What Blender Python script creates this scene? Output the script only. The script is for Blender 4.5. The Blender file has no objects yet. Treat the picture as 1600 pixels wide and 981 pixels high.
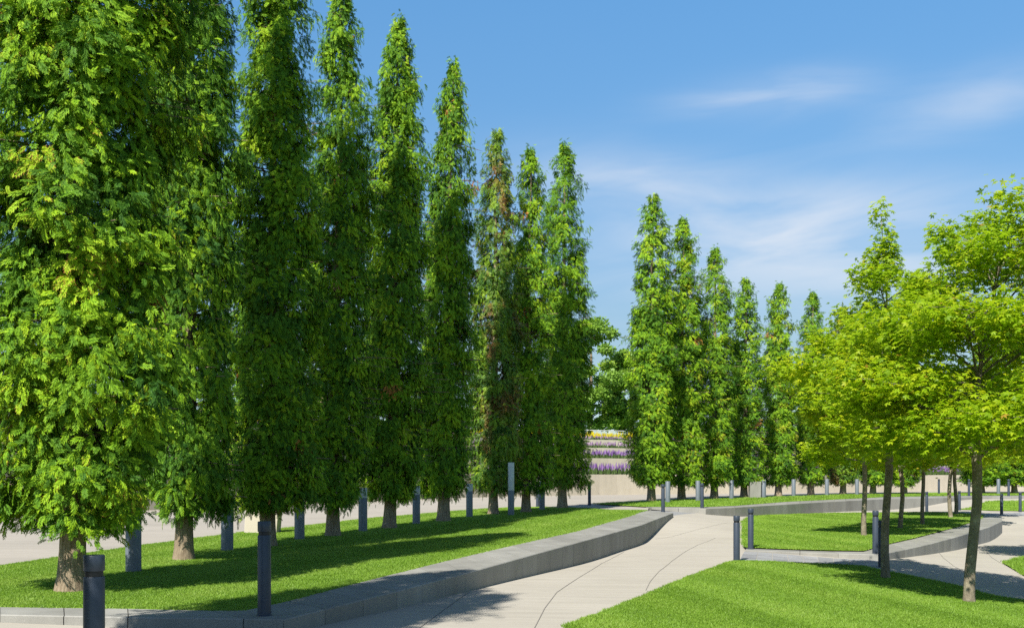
import bpy, math, random
import numpy as np
from mathutils import Vector, Matrix
from mathutils.geometry import delaunay_2d_cdt

scene = bpy.context.scene
random.seed(7)
COL = scene.collection
R = math.radians
F, HY, HC = 1555.0, 745.0, 1.75          # focal length in px of a 1600 px wide frame, horizon row, eye height

# ------------------------------------------------------------------ camera
cam = bpy.data.cameras.new("camera")
cam.sensor_width = 36.0
cam.lens = F / 1600 * 36.0
cam.shift_y = (HY - 490.5) / 1600
cam.clip_end = 4000
cam_o = bpy.data.objects.new("camera", cam)
cam_o.location = (0, 0, HC)
cam_o.rotation_euler = (R(90), 0, 0)
COL.objects.link(cam_o)
scene.camera = cam_o

# ------------------------------------------------------------------ light
SUN_EL, SUN_AZ = 48.0, 25.5              # shadows fall 28 degrees to the right of straight ahead
world = bpy.data.worlds.new("World")
scene.world = world
world.use_nodes = True
nt = world.node_tree
nt.nodes.clear()


def N(t, typ, **kw):
    n = t.nodes.new(typ)
    for k, v in kw.items():
        setattr(n, k, v)
    return n


def mth(t, op, a, b=None, c=None, clamp=False):
    n = t.nodes.new("ShaderNodeMath")
    n.operation = op
    n.use_clamp = clamp
    for i, v in enumerate((a, b, c)):
        if v is None:
            continue
        if isinstance(v, (int, float)):
            n.inputs[i].default_value = v
        else:
            t.links.new(v, n.inputs[i])
    return n.outputs[0]


sky = N(nt, "ShaderNodeTexSky", sky_type="NISHITA")
sky.sun_disc = False
sky.sun_elevation = R(SUN_EL)
sky.sun_rotation = R(180 + SUN_AZ)
sky.altitude = 0
sky.air_density = 1.0
sky.dust_density = 0.35
sky.ozone_density = 2.2
tc = N(nt, "ShaderNodeTexCoord")
sep = N(nt, "ShaderNodeSeparateXYZ")
nt.links.new(tc.outputs["Generated"], sep.inputs[0])
ysafe = mth(nt, "MAXIMUM", sep.outputs[1], 0.05)
U = mth(nt, "DIVIDE", sep.outputs[0], ysafe)
V = mth(nt, "DIVIDE", sep.outputs[2], ysafe)
comb = N(nt, "ShaderNodeCombineXYZ")
nt.links.new(mth(nt, "ADD", U, mth(nt, "MULTIPLY", V, 0.4)), comb.inputs[0])
nt.links.new(mth(nt, "SUBTRACT", V, mth(nt, "MULTIPLY", U, 0.13)), comb.inputs[1])
mp = N(nt, "ShaderNodeMapping")
mp.inputs["Scale"].default_value = (3.2, 15.0, 1.0)
nt.links.new(comb.outputs[0], mp.inputs[0])
ns = N(nt, "ShaderNodeTexNoise")
ns.inputs["Scale"].default_value = 1.3
ns.inputs["Detail"].default_value = 7
ns.inputs["Roughness"].default_value = 0.50
ns.inputs["Distortion"].default_value = 0.6
nt.links.new(mp.outputs[0], ns.inputs[0])
wisps = mth(nt, "MULTIPLY", mth(nt, "SUBTRACT", ns.outputs[0], 0.36), 3.4, clamp=True)


def blob(cu, cv, su, sv, slope, amp):
    du = mth(nt, "SUBTRACT", U, cu)
    dv = mth(nt, "SUBTRACT", mth(nt, "SUBTRACT", V, cv), mth(nt, "MULTIPLY", du, slope))
    a = mth(nt, "POWER", mth(nt, "DIVIDE", du, su), 2)
    b = mth(nt, "POWER", mth(nt, "DIVIDE", dv, sv), 2)
    e = mth(nt, "POWER", 2.718, mth(nt, "MULTIPLY", mth(nt, "ADD", a, b), -1.0))
    return mth(nt, "MULTIPLY", e, amp)


acc = None
for bl in ((0.26, 0.384, 0.085, 0.022, 0.10, .62), (0.47, 0.378, 0.11, 0.028, 0.25, 0.42),
           (0.14, 0.292, 0.13, 0.036, -0.10, 0.50), (0.33, 0.255, 0.20, 0.045, 0.03, 0.56),
           (0.40, 0.215, 0.26, 0.05, 0.0, 0.40), (0.0, 0.19, 0.5, 0.05, 0.0, 0.16)):
    b_ = blob(*bl)
    acc = b_ if acc is None else mth(nt, "ADD", acc, b_)
cloud = mth(nt, "MULTIPLY", acc, mth(nt, "ADD", mth(nt, "MULTIPLY", wisps, 0.70), 0.24), clamp=True)
hs = N(nt, "ShaderNodeHueSaturation")
hs.inputs["Saturation"].default_value = 1.0
hs.inputs["Value"].default_value = 0.95
zr = N(nt, "ShaderNodeValToRGB")
_e = zr.color_ramp.elements
while len(_e) < 6:
    _e.new(0.5)
for e_, (p_, c_) in zip(_e, [(0.0, (.40, .44, .54)), (0.12, (.45, .46, .44)), (0.24, (.49, .62, .65)), (0.43, (.54, .84, .93)), (0.60, (.52, .62, .66)), (0.80, (.5, .5, .5))]):
    e_.position = p_
    e_.color = (*c_, 1)
nt.links.new(sep.outputs[2], zr.inputs[0])
vm = N(nt, "ShaderNodeVectorMath", operation="MULTIPLY")
nt.links.new(sky.outputs[0], vm.inputs[0])
nt.links.new(zr.outputs[0], vm.inputs[1])
vm2 = N(nt, "ShaderNodeVectorMath", operation="SCALE")
vm2.inputs["Scale"].default_value = 2.0
nt.links.new(vm.outputs[0], vm2.inputs[0])
nt.links.new(vm2.outputs[0], hs.inputs["Color"])
mixc = N(nt, "ShaderNodeMix", data_type="RGBA")
nt.links.new(cloud, mixc.inputs[0])
nt.links.new(hs.outputs[0], mixc.inputs[6])
mixc.inputs[7].default_value = (7.2, 7.5, 8.0, 1)
bg = N(nt, "ShaderNodeBackground")
bg.inputs["Strength"].default_value = 0.062
nt.links.new(mixc.outputs[2], bg.inputs[0])
wo = N(nt, "ShaderNodeOutputWorld")
nt.links.new(bg.outputs[0], wo.inputs[0])

sun = bpy.data.lights.new("sun", "SUN")
sun.energy = 5.0
sun.angle = R(0.53)
sun.color = (1.0, 0.955, 0.88)
sun_o = bpy.data.objects.new("sun", sun)
ld = Vector((math.sin(R(SUN_AZ)) * math.cos(R(SUN_EL)), math.cos(R(SUN_AZ)) * math.cos(R(SUN_EL)), -math.sin(R(SUN_EL))))
sun_o.rotation_euler = ld.to_track_quat("-Z", "Y").to_euler()
sun_o.location = (-10, -20, 40)
COL.objects.link(sun_o)
vs = scene.view_settings
vs.view_transform = "Standard"
vs.look = "None"
vs.exposure = 0.9
vs.gamma = 1.0
scene.cycles.use_denoising = False
scene.cycles.max_bounces = 8
scene.cycles.transparent_max_bounces = 8

# ------------------------------------------------------------------ surfaces: distance from eye level down to the ground


def upper_b(X, Y):
    return 1.55 - 0.0075 * np.minimum(Y, 56.0)


def mid_b(X, Y):
    return 1.866 - 0.0035 * Y


CP = [(508, 981, 1.64), (728, 924, 1.715), (840, 898, 1.80), (940, 876.3, 1.90), (1003, 851.5, 1.918), (1017, 838.6, 1.80), (1030, 826, 1.66),
      (1052, 806.6, 1.41), (1103, 800, 1.43), (1148, 800, 1.52), (1286, 799, 1.70), (1384, 797, 1.76), (1448, 795.5, 1.72),
      (1520, 784, 1.36), (1600, 780, 1.27), (1151, 877, 1.84), (1166, 858, 1.785), (1161, 812, 1.74), (1250, 803.5, 1.715), (1350, 801.5, 1.71),
      (1448, 799, 1.71), (1372, 889, 1.93), (1376, 884, 1.93), (1392, 873.6, 1.955), (1482, 859, 2.15), (1541, 847.5, 2.25), (1567, 838, 2.26),
      (1600, 871, 2.15), (1600, 838, 2.27), (1517, 943, 1.86), (1383, 905, 1.84), (900, 981, 1.70), (1200, 981, 1.72), (1600, 981, 1.84), (1000, 935, 1.75),
      (1600, 938, 2.0), (1500, 797, 1.70), (1565, 803.5, 1.77), (1594, 799.5, 1.74), (1700, 800, 1.74)]
_pts = []
for px, py, b in CP:
    Y = F * b / (py - HY)
    _pts.append(((px - 800) / F * Y, Y, b))
_pts += [(-3.0, 6.8, 1.52), (-5.5, 10.4, 1.55), (-2.35, 10.2, 1.62), (0, 6, 1.62), (-8, 5, 1.5), (8, 6, 1.8), (20, 12, 2.0), (30, 20, 2.1), (30, 35, 2.2), (35, 56, 1.25)]
_pts = np.array(_pts)


def _phi(r):
    return np.sqrt(r * r + 9.0)


_n = len(_pts)
_A = np.zeros((_n + 3, _n + 3))
_A[:_n, :_n] = _phi(np.hypot(_pts[:, None, 0] - _pts[None, :, 0], _pts[:, None, 1] - _pts[None, :, 1])) - np.eye(_n) * 0.25
_A[:_n, _n] = 1
_A[:_n, _n + 1:] = _pts[:, :2]
_A[_n:, :_n] = _A[:_n, _n:].T
_w = np.linalg.solve(_A, np.concatenate([_pts[:, 2], [0, 0, 0]]))


def lower_b(X, Y):
    X = np.asarray(X, float)
    Y = np.asarray(Y, float)
    r = np.sqrt((X[..., None] - _pts[:, 0]) ** 2 + (Y[..., None] - _pts[:, 1]) ** 2)
    return np.clip((_phi(r) * _w[:_n]).sum(-1) + _w[_n] + _w[_n + 1] * X + _w[_n + 2] * Y, 1.1, 2.5)


def hit(px, py, surf):
    """photo pixel -> point (x, y, z) on one of the ground surfaces"""
    Y = F * 1.6 / (py - HY)
    for _ in range(60):
        X = (px - 800) / F * Y
        Yn = F * float(surf(X, Y)) / (py - HY)
        Y = 0.5 * Y + 0.5 * Yn
    X = (px - 800) / F * Y
    return Vector((X, Y, HC - float(surf(X, Y))))


def hits(lst, surf):
    return [hit(x, y, surf) for x, y in lst]


# ------------------------------------------------------------------ helpers


def tag(o, label=None, cat=None, group=None, kind=None):
    for k, v in (("label", label), ("category", cat), ("group", group), ("kind", kind)):
        if v:
            o[k] = v
    return o


def link(name, me, parent=None, mats=()):
    for m in mats:
        me.materials.append(m)
    o = bpy.data.objects.new(name, me)
    COL.objects.link(o)
    if parent:
        o.parent = parent
    return o


def empty(name, loc=(0, 0, 0), rz=0):
    o = bpy.data.objects.new(name, None)
    o.empty_display_size = 0.2
    o.location = loc
    o.rotation_euler = (0, 0, rz)
    COL.objects.link(o)
    return o


def np_mesh(name, verts, faces, attrs=None, smooth=False):
    """verts (n,3), faces (m,k) with one k; attrs: {name: per-vertex floats}"""
    verts = np.asarray(verts, np.float32)
    faces = np.asarray(faces, np.int32)
    me = bpy.data.meshes.new(name)
    m, k = faces.shape
    me.vertices.add(len(verts))
    me.vertices.foreach_set("co", verts.ravel())
    me.loops.add(m * k)
    me.loops.foreach_set("vertex_index", faces.ravel())
    me.polygons.add(m)
    me.polygons.foreach_set("loop_start", np.arange(0, m * k, k, dtype=np.int32))
    me.polygons.foreach_set("loop_total", np.full(m, k, np.int32))
    if smooth:
        me.polygons.foreach_set("use_smooth", np.ones(m, bool))
    for an, av in (attrs or {}).items():
        a = me.attributes.new(an, "FLOAT", "POINT")
        a.data.foreach_set("value", np.asarray(av, np.float32))
    me.update(calc_edges=True)
    return me


class MB:
    """collects polygons (lists of points) with a tone per polygon"""

    def __init__(self):
        self.v, self.f, self.t, self.m = [], [], [], []

    def poly(self, pts, tone=0.5, mat=0):
        i = len(self.v)
        self.v += [tuple(p) for p in pts]
        self.t += [tone] * len(pts)
        self.f.append(tuple(range(i, i + len(pts))))
        self.m.append(mat)

    def tube(self, path, radii, n=8, tone=0.5, cap=True, mat=0):
        path = [Vector(p) for p in path]
        rings = []
        for i, p in enumerate(path):
            d = (path[min(i + 1, len(path) - 1)] - path[max(i - 1, 0)]).normalized()
            a = d.cross(Vector((0, 1, 0.01))) if abs(d.y) < 0.9 else d.cross(Vector((1, 0, 0)))
            a.normalize()
            b = d.cross(a)
            i0 = len(self.v)
            for k in range(n):
                an = 2 * math.pi * k / n
                self.v.append(tuple(p + (a * math.cos(an) + b * math.sin(an)) * radii[i]))
                self.t.append(tone)
            rings.append(i0)
        for r0, r1 in zip(rings, rings[1:]):
            for k in range(n):
                k2 = (k + 1) % n
                self.f.append((r0 + k, r1 + k, r1 + k2, r0 + k2))
                self.m.append(mat)
        if cap:
            self.f.append(tuple(rings[-1] + k for k in range(n - 1, -1, -1)))
            self.m.append(mat)

    def lathe(self, prof, n=24, mat=0, tone=0.5, z0=0.0):
        rings = []
        for r, z in prof:
            i0 = len(self.v)
            for k in range(n):
                a = 2 * math.pi * k / n
                self.v.append((r * math.cos(a), r * math.sin(a), z + z0))
                self.t.append(tone)
            rings.append(i0)
        for r0, r1 in zip(rings, rings[1:]):
            for k in range(n):
                k2 = (k + 1) % n
                self.f.append((r0 + k, r0 + k2, r1 + k2, r1 + k))
                self.m.append(mat)
        self.f.append(tuple(rings[-1] + k for k in range(n)))
        self.m.append(mat)

    def build(self, name, mats, parent=None, smooth=False, data_only=False, angle=None):
        me = bpy.data.meshes.new(name)
        me.from_pydata(self.v, [], self.f)
        a = me.attributes.new("tone", "FLOAT", "POINT")
        a.data.foreach_set("value", np.array(self.t, np.float32))
        me.polygons.foreach_set("material_index", np.array(self.m, np.int32))
        if smooth or angle:
            me.polygons.foreach_set("use_smooth", np.ones(len(self.f), bool))
        if angle:
            me.set_sharp_from_angle(angle=R(angle))
        me.update()
        mats = mats if isinstance(mats, (list, tuple)) else [mats]
        if data_only:
            for m in mats:
                me.materials.append(m)
            return me
        return link(name, me, parent, mats)


def in_poly(P, x, y):
    x = np.asarray(x)
    y = np.asarray(y)
    inside = np.zeros(x.shape, bool)
    n = len(P)
    for i in range(n):
        x0, y0 = P[i][0], P[i][1]
        x1, y1 = P[(i + 1) % n][0], P[(i + 1) % n][1]
        c = ((y0 > y) != (y1 > y)) & (x < (x1 - x0) * (y - y0) / (y1 - y0 + 1e-12) + x0)
        inside ^= c
    return inside


def sheet(name, outline, zfun, step, mats, dz=0.0, ratio=0.0, holes=()):
    """triangulated sheet inside an outline (list of (x, y)); step grows with distance by ratio"""
    ol = [Vector((p[0], p[1])) for p in outline]
    dense = []
    for a, b in zip(ol, ol[1:] + ol[:1]):
        L = (b - a).length
        s = max(step, ratio * min(a.y, b.y))
        k = max(1, int(L / s))
        dense += [a.lerp(b, i / k) for i in range(k)]
    nb = len(dense)
    xs = [p.x for p in ol]
    ys = [p.y for p in ol]
    pts = list(dense)
    y = min(ys)
    rnd = random.Random(3)
    while y < max(ys):
        s = max(step, ratio * y)
        xx = np.arange(min(xs), max(xs), s)
        yy = np.full(xx.shape, y)
        ok = in_poly(outline, xx, yy)
        pts += [Vector((float(a) + rnd.uniform(-.2, .2) * s, y + rnd.uniform(-.2, .2) * s)) for a, o in zip(xx, ok) if o]
        y += s
    res = delaunay_2d_cdt(pts, [(i, (i + 1) % nb) for i in range(nb)], [], 1, 1e-5)
    v2, faces = res[0], res[2]
    X = np.array([v.x for v in v2])
    Yv = np.array([v.y for v in v2])
    Z = zfun(X, Yv) + dz
    me = np_mesh(name, np.stack([X, Yv, Z], 1), [f for f in faces if len(f) == 3], {"tone": np.full(len(X), .5)}, smooth=True)
    fl = np.zeros(len(me.polygons) * 3)
    me.polygons.foreach_get("normal", fl)
    if fl[2::3].mean() < 0:
        me.flip_normals()
    return link(name, me, None, mats)


def zu(X, Y):
    return HC - upper_b(X, Y)


def zl(X, Y):
    return HC - lower_b(X, Y)


def zm(X, Y):
    return HC - mid_b(X, Y)


def zmid(X, Y):
    return np.maximum(zm(X, Y), zl(X, Y)) + .01


# ------------------------------------------------------------------ materials


def mat(name):
    m = bpy.data.materials.new(name)
    m.use_nodes = True
    t = m.node_tree
    t.nodes.clear()
    out = N(t, "ShaderNodeOutputMaterial")
    p = N(t, "ShaderNodeBsdfPrincipled")
    t.links.new(p.outputs[0], out.inputs[0])
    return m, t, p, out


def noise(t, scale, detail=4, rough=0.55, vec=None, stretch=None, coord="Object"):
    n = N(t, "ShaderNodeTexNoise")
    n.inputs["Scale"].default_value = scale
    n.inputs["Detail"].default_value = detail
    n.inputs["Roughness"].default_value = rough
    if vec is None:
        tcn = N(t, "ShaderNodeTexCoord")
        vec = tcn.outputs[coord]
    if stretch:
        mpn = N(t, "ShaderNodeMapping")
        mpn.inputs["Scale"].default_value = stretch
        t.links.new(vec, mpn.inputs[0])
        vec = mpn.outputs[0]
    t.links.new(vec, n.inputs["Vector"])
    return n.outputs[0]


def ramp(t, fac, stops):
    r = N(t, "ShaderNodeValToRGB")
    els = r.color_ramp.elements
    while len(els) < len(stops):
        els.new(0.5)
    for e, (p, c) in zip(els, stops):
        e.position = p
        e.color = (*c, 1)
    t.links.new(fac, r.inputs[0])
    return r.outputs[0]


def mixrgb(t, fac, a, b, mode="MIX"):
    n = N(t, "ShaderNodeMix", data_type="RGBA", blend_type=mode)
    for i, v in ((0, fac), (6, a), (7, b)):
        if isinstance(v, (int, float)):
            n.inputs[i].default_value = v
        elif isinstance(v, tuple):
            n.inputs[i].default_value = (*v, 1)
        else:
            t.links.new(v, n.inputs[i])
    return n.outputs[2]


def attr(t, name):
    a = N(t, "ShaderNodeAttribute", attribute_name=name)
    return a.outputs["Fac"]


def bump(t, p, h, strength, dist=0.01):
    b = N(t, "ShaderNodeBump")
    b.inputs["Strength"].default_value = strength
    b.inputs["Distance"].default_value = dist
    t.links.new(h, b.inputs["Height"])
    t.links.new(b.outputs[0], p.inputs["Normal"])


def concrete_mat(name, c0, c1, streak=True):
    m, t, p, o = mat(name)
    big = noise(t, 0.45, 5, 0.6)
    fine = noise(t, 60, 3, 0.6)
    col = ramp(t, big, [(0.3, c0), (0.7, c1)])
    if streak:
        st = noise(t, 1.0, 4, 0.6, stretch=(0.35, 5.0, 1))
        col = mixrgb(t, 0.32, col, ramp(t, st, [(0.3, tuple(x * .80 for x in c0)), (0.68, tuple(min(1, x * 1.06) for x in c1))]))
        dirt = noise(t, 0.9, 6, 0.7)
        col = mixrgb(t, mth(t, "MULTIPLY", mth(t, "SUBTRACT", dirt, 0.56), 2.0, clamp=True), col, tuple(x * .62 for x in c0))
    f2 = mth(t, "ADD", mth(t, "MULTIPLY", fine, 0.35), 0.82)
    sc = N(t, "ShaderNodeVectorMath", operation="SCALE")
    t.links.new(col, sc.inputs[0])
    t.links.new(f2, sc.inputs["Scale"])
    t.links.new(sc.outputs[0], p.inputs["Base Color"])
    p.inputs["Roughness"].default_value = 0.85
    p.inputs["Specular IOR Level"].default_value = 0.25
    bump(t, p, fine, 0.25, 0.004)
    return m


M_path = concrete_mat("beige_concrete", (0.295, 0.272, 0.225), (0.36, 0.334, 0.282))
M_plaza = concrete_mat("plaza_concrete", (0.265, 0.243, 0.205), (0.33, 0.30, 0.255))
M_wallc = concrete_mat("wall_concrete", (0.43, 0.385, 0.30), (0.50, 0.45, 0.36))


def granite_mat(name, lo, hi):
    m, t, p, o = mat(name)
    tone = attr(t, "tone")
    col = ramp(t, tone, [(0.0, lo), (1.0, hi)])
    speck = noise(t, 110, 2, 0.7)
    stain = noise(t, 1.6, 5, 0.65, stretch=(1, 1, 0.35))
    k = mth(t, "MULTIPLY", mth(t, "ADD", mth(t, "MULTIPLY", speck, 0.9), 0.55), mth(t, "ADD", mth(t, "MULTIPLY", stain, 0.9), 0.55))
    sc = N(t, "ShaderNodeVectorMath", operation="SCALE")
    t.links.new(col, sc.inputs[0])
    t.links.new(k, sc.inputs["Scale"])
    t.links.new(sc.outputs[0], p.inputs["Base Color"])
    p.inputs["Roughness"].default_value = 0.7
    bump(t, p, speck, 0.2, 0.003)
    return m


M_granite = granite_mat("grey_granite", (0.17, 0.165, 0.143), (0.245, 0.24, 0.214))
M_paver = granite_mat("grey_pavers", (0.175, 0.178, 0.18), (0.26, 0.26, 0.255))

m, t, p, o = mat("lawn_soil")
g1 = noise(t, 1.1, 5, 0.6)
g2 = noise(t, 45, 3, 0.7)
c = ramp(t, g1, [(0.3, (0.105, 0.20, 0.012)), (0.7, (0.16, 0.27, 0.02))])
c = mixrgb(t, 0.45, c, ramp(t, g2, [(0.3, (0.07, 0.135, 0.012)), (0.7, (0.21, 0.32, 0.04))]))
t.links.new(c, p.inputs["Base Color"])
p.inputs["Roughness"].default_value = 0.9
p.inputs["Specular IOR Level"].default_value = 0.1
bump(t, p, g2, 0.7, 0.03)
M_lawn = m


def leaf_mat(name, stops, trans=0.35, tk=1.35, rough=0.5, spec=0.3):
    m, t, p, o = mat(name)
    tone = attr(t, "tone")
    oi = N(t, "ShaderNodeObjectInfo")
    tone2 = mth(t, "ADD", tone, mth(t, "MULTIPLY", mth(t, "SUBTRACT", oi.outputs["Random"], 0.5), 0.10))
    col = ramp(t, tone2, stops)
    t.links.new(col, p.inputs["Base Color"])
    p.inputs["Roughness"].default_value = rough
    p.inputs["Specular IOR Level"].default_value = spec
    tr = N(t, "ShaderNodeBsdfTranslucent")
    sc = N(t, "ShaderNodeVectorMath", operation="SCALE")
    sc.inputs["Scale"].default_value = tk
    t.links.new(col, sc.inputs[0])
    t.links.new(sc.outputs[0], tr.inputs[0])
    mx = N(t, "ShaderNodeMixShader")
    mx.inputs[0].default_value = trans
    t.links.new(p.outputs[0], mx.inputs[1])
    t.links.new(tr.outputs[0], mx.inputs[2])
    t.links.new(mx.outputs[0], o.inputs[0])
    return m


M_grass = leaf_mat("grass_blades", [(0.0, (0.090, 0.175, 0.014)), (0.5, (0.185, 0.315, 0.030)), (1.0, (0.31, 0.41, 0.075))], 0.35, 1.2)
M_thuja = leaf_mat("thuja_foliage", [(0.0, (0.024, 0.085, 0.014)), (0.42, (0.090, 0.205, 0.015)), (0.66, (0.20, 0.365, 0.015)), (0.85, (0.33, 0.48, 0.017)),
                                     (0.95, (0.28, 0.38, 0.018)), (0.965, (0.30, 0.13, 0.03)), (1.0, (0.40, 0.19, 0.05))], 0.22, 1.2, 0.6, 0.12)
M_thuja_brown = leaf_mat("browning_foliage", [(0.0, (0.035, 0.080, 0.012)), (0.36, (0.070, 0.140, 0.016)), (0.48, (0.13, 0.11, 0.022)), (0.68, (0.17, 0.085, 0.025)), (0.85, (0.24, 0.12, 0.03)),
                                              (1.0, (0.30, 0.14, 0.04))], 0.3, 1.2)
M_maple = leaf_mat("maple_leaves", [(0.0, (0.12, 0.235, 0.008)), (0.5, (0.29, 0.425, 0.010)), (0.9, (0.44, 0.48, 0.013)), (1.0, (0.42, 0.27, 0.04))], 0.56, 1.35)
M_broad = leaf_mat("broadleaf_leaves", [(0.0, (0.10, 0.20, 0.03)), (0.6, (0.21, 0.35, 0.04)), (1.0, (0.30, 0.43, 0.045))], 0.35, 1.3)


_t = M_thuja_brown.node_tree
_p = [n for n in _t.nodes if n.type == "BSDF_PRINCIPLED"][0]
_old = _p.inputs["Base Color"].links[0].from_socket
_to = attr(_t, "tone")
_g = ramp(_t, _to, [(0.0, (0.024, 0.085, 0.014)), (0.42, (0.090, 0.195, 0.015)), (0.68, (0.19, 0.32, 0.015)), (0.85, (0.28, 0.40, 0.016))])
_mask = mth(_t, "MULTIPLY", mth(_t, "SUBTRACT", noise(_t, 1.1, 3, 0.6, stretch=(1, 1, .45)), 0.515), 9.0, clamp=True)
_c = mixrgb(_t, _mask, _g, _old)
_t.links.new(_c, _p.inputs["Base Color"])
for _nd in _t.nodes:
    if _nd.type == "VECT_MATH":
        _t.links.new(_c, _nd.inputs[0])


def bark_mat(name, c0, c1, stretch, patch=None):
    m, t, p, o = mat(name)
    a = noise(t, 1.0, 6, 0.7, stretch=stretch)
    b = noise(t, 7, 4, 0.6)
    col = ramp(t, a, [(0.33, c0), (0.66, c1)])
    if patch:
        col = mixrgb(t, mth(t, "MULTIPLY", mth(t, "SUBTRACT", b, 0.5), 5, clamp=True), col, patch)
    t.links.new(col, p.inputs["Base Color"])
    p.inputs["Roughness"].default_value = 0.9
    p.inputs["Specular IOR Level"].default_value = 0.15
    bump(t, p, a, 0.9, 0.03)
    return m


M_bark = bark_mat("thuja_bark", (0.14, 0.10, 0.064), (0.33, 0.265, 0.18), (38, 38, 4))
M_mbark = bark_mat("maple_bark", (0.12, 0.10, 0.07), (0.21, 0.18, 0.125), (16, 16, 10), (0.28, 0.25, 0.17))


def metal_mat(name, c, rough, metallic=0.0):
    m, t, p, o = mat(name)
    n = noise(t, 9, 4)
    t.links.new(ramp(t, n, [(0.3, tuple(x * .88 for x in c)), (0.7, tuple(x * 1.1 for x in c))]), p.inputs["Base Color"])
    p.inputs["Roughness"].default_value = rough
    p.inputs["Metallic"].default_value = metallic
    return m


M_bollard = metal_mat("dark_grey_paint", (0.036, 0.048, 0.067), 0.42)
M_bollard.node_tree.nodes["Principled BSDF"].inputs["Specular IOR Level"].default_value = 0.3
M_recess = metal_mat("black_recess", (0.006, 0.007, 0.009), 0.6)
M_post = metal_mat("grey_post_paint", (0.115, 0.135, 0.155), 0.5)
M_diff = metal_mat("pale_diffuser", (0.42, 0.44, 0.45), 0.5)
M_joint = metal_mat("joint_filler", (0.19, 0.172, 0.148), 0.9)
M_white = metal_mat("white_rail_paint", (0.55, 0.55, 0.53), 0.5)


def simple_tone_mat(name, stops, rough=0.8):
    return leaf_mat(name, stops, 0.3, 1.2, rough)


M_purple = simple_tone_mat("purple_flowers", [(0.0, (0.15, 0.075, 0.24)), (1.0, (0.31, 0.18, 0.41))])
M_mauve = simple_tone_mat("mauve_flowers", [(0.0, (0.24, 0.14, 0.26)), (1.0, (0.42, 0.30, 0.42))])
M_yellow = simple_tone_mat("yellow_flowers", [(0.0, (0.52, 0.40, 0.01)), (1.0, (0.62, 0.56, 0.015))])
M_stems = simple_tone_mat("flower_stems", [(0.0, (0.05, 0.09, 0.025)), (1.0, (0.11, 0.17, 0.05))])

# ------------------------------------------------------------------ outlines (photo pixels on the surfaces)
LP_top = [(-260, 948), (0, 959.5), (200, 963.5), (380, 966), (444, 967), (508, 951), (620, 923), (728, 895), (840, 864), (940, 837), (1003, 819.5), (1017, 814), (1030, 809), (1052, 801)]
LP_in = [(-260, 939), (0, 948), (200, 950.5), (330, 953.5), (384, 953), (450, 938.6), (560, 910), (693, 877), (800, 852), (900, 830), (960, 813), (985, 806), (1000, 800), (1012, 797)]
LL_back = [(1012, 797), (950, 796), (890, 791.5), (850, 791), (794, 791.7), (736, 796), (579, 809), (450, 824), (372, 832), (231, 850), (0, 883), (-400, 935)]
lp_top = hits(LP_top, upper_b)
lp_in = hits(LP_in, upper_b)
ll_back = hits(LL_back, upper_b)
FP_top = [(1018, 792.6), (1060, 793.2), (1103, 794.2), (1148, 792.3), (1230, 787.5), (1286, 784), (1384, 779), (1448, 777.8), (1520, 776), (1640, 775.6)]
FP_in = [(1009, 791.5), (1055, 791.7), (1098, 792), (1148, 790), (1230, 783.6), (1286, 781), (1384, 776.2), (1448, 775), (1520, 774), (1640, 773.8)]
fp_top = hits(FP_top, upper_b)
fp_in = hits(FP_in, upper_b)
FL_back = [(1640, 768), (1400, 769.6), (1250, 775), (1088, 779.5), (1009, 783), (925, 787)]
fl_back = hits(FL_back, upper_b)
MP_top = [(1164, 859), (1250, 862.3), (1310, 864.3), (1374, 866), (1392, 862.5), (1415, 858), (1455, 849), (1496, 838), (1546, 823), (1566, 813.5), (1565, 807), (1548, 804.5)]
MP_in = [(1166, 856.5), (1250, 859.6), (1300, 861), (1349, 861.5), (1366, 857), (1392, 849.5), (1430, 841), (1454, 834.5), (1497, 823), (1531, 811.5), (1536, 807), (1534, 804.8)]
mp_top = hits(MP_top, mid_b)
mp_in = hits(MP_in, mid_b)
ML_rest = [(1500, 801.6), (1450, 800.6), (1350, 801.5), (1300, 802), (1230, 803.8), (1185, 806.5), (1167, 810.5), (1160, 818), (1159, 840), (1160.5, 852)]
ml_rest = hits(ML_rest, mid_b)
FRL = [(880, 981), (912, 970), (1000, 935), (1060, 909), (1110, 890), (1135, 880.5), (1152, 877), (1250, 881), (1349, 885.5), (1394, 896), (1454, 908), (1499, 918), (1547, 931.5), (1600, 940), (1700, 955)]
frl = hits(FRL, lower_b)
frl_poly = [(p.x, p.y) for p in frl] + [(14, 4.5), (2.2, 4.5), (1.0, 8.5)]
RL = [(1566, 880), (1580, 875.5), (1600, 871), (1660, 862), (1760, 852), (1760, 925), (1660, 913), (1600, 900)]
rl = hits(RL, lower_b)
RFL = [(1500, 796.5), (1515, 793.5), (1545, 789.5), (1600, 782.8), (1700, 778), (1700, 801.5), (1600, 799), (1550, 798)]
rfl = hits(RFL, lower_b)


def xy(L):
    return [(p.x, p.y) for p in L]


# ------------------------------------------------------------------ terrain and paving
me = np_mesh("ground", [(-600, -200, -1.4), (600, -200, -1.4), (600, 1500, -1.4), (-600, 1500, -1.4)], [(0, 1, 2, 3)], {"tone": [.5] * 4})
tag(link("ground", me, None, [M_lawn]), kind="structure")


def midline(a, b, k=0.5):
    return [p.lerp(q, k) for p, q in zip(a, b)]


lp_mid = midline(lp_top, lp_in)
fp_mid = midline(fp_top, fp_in)
rampA = hits([(1035, 800.5), (1012, 797.8)], upper_b)
tipL = Vector((lp_top[-1].x, lp_top[-1].y))
lower_outline = [(-14, 2.0), (-14, 8.6)] + xy(lp_mid[1:-1]) + [(tipL.x - .15, tipL.y + .1)]
_f2 = hit(1103, 800.3, lower_b)
lower_outline += [(_f2.x, _f2.y + .05)] + xy(fp_mid[3:]) + [(60, fp_mid[-1].y), (60, 2.0)]


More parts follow.
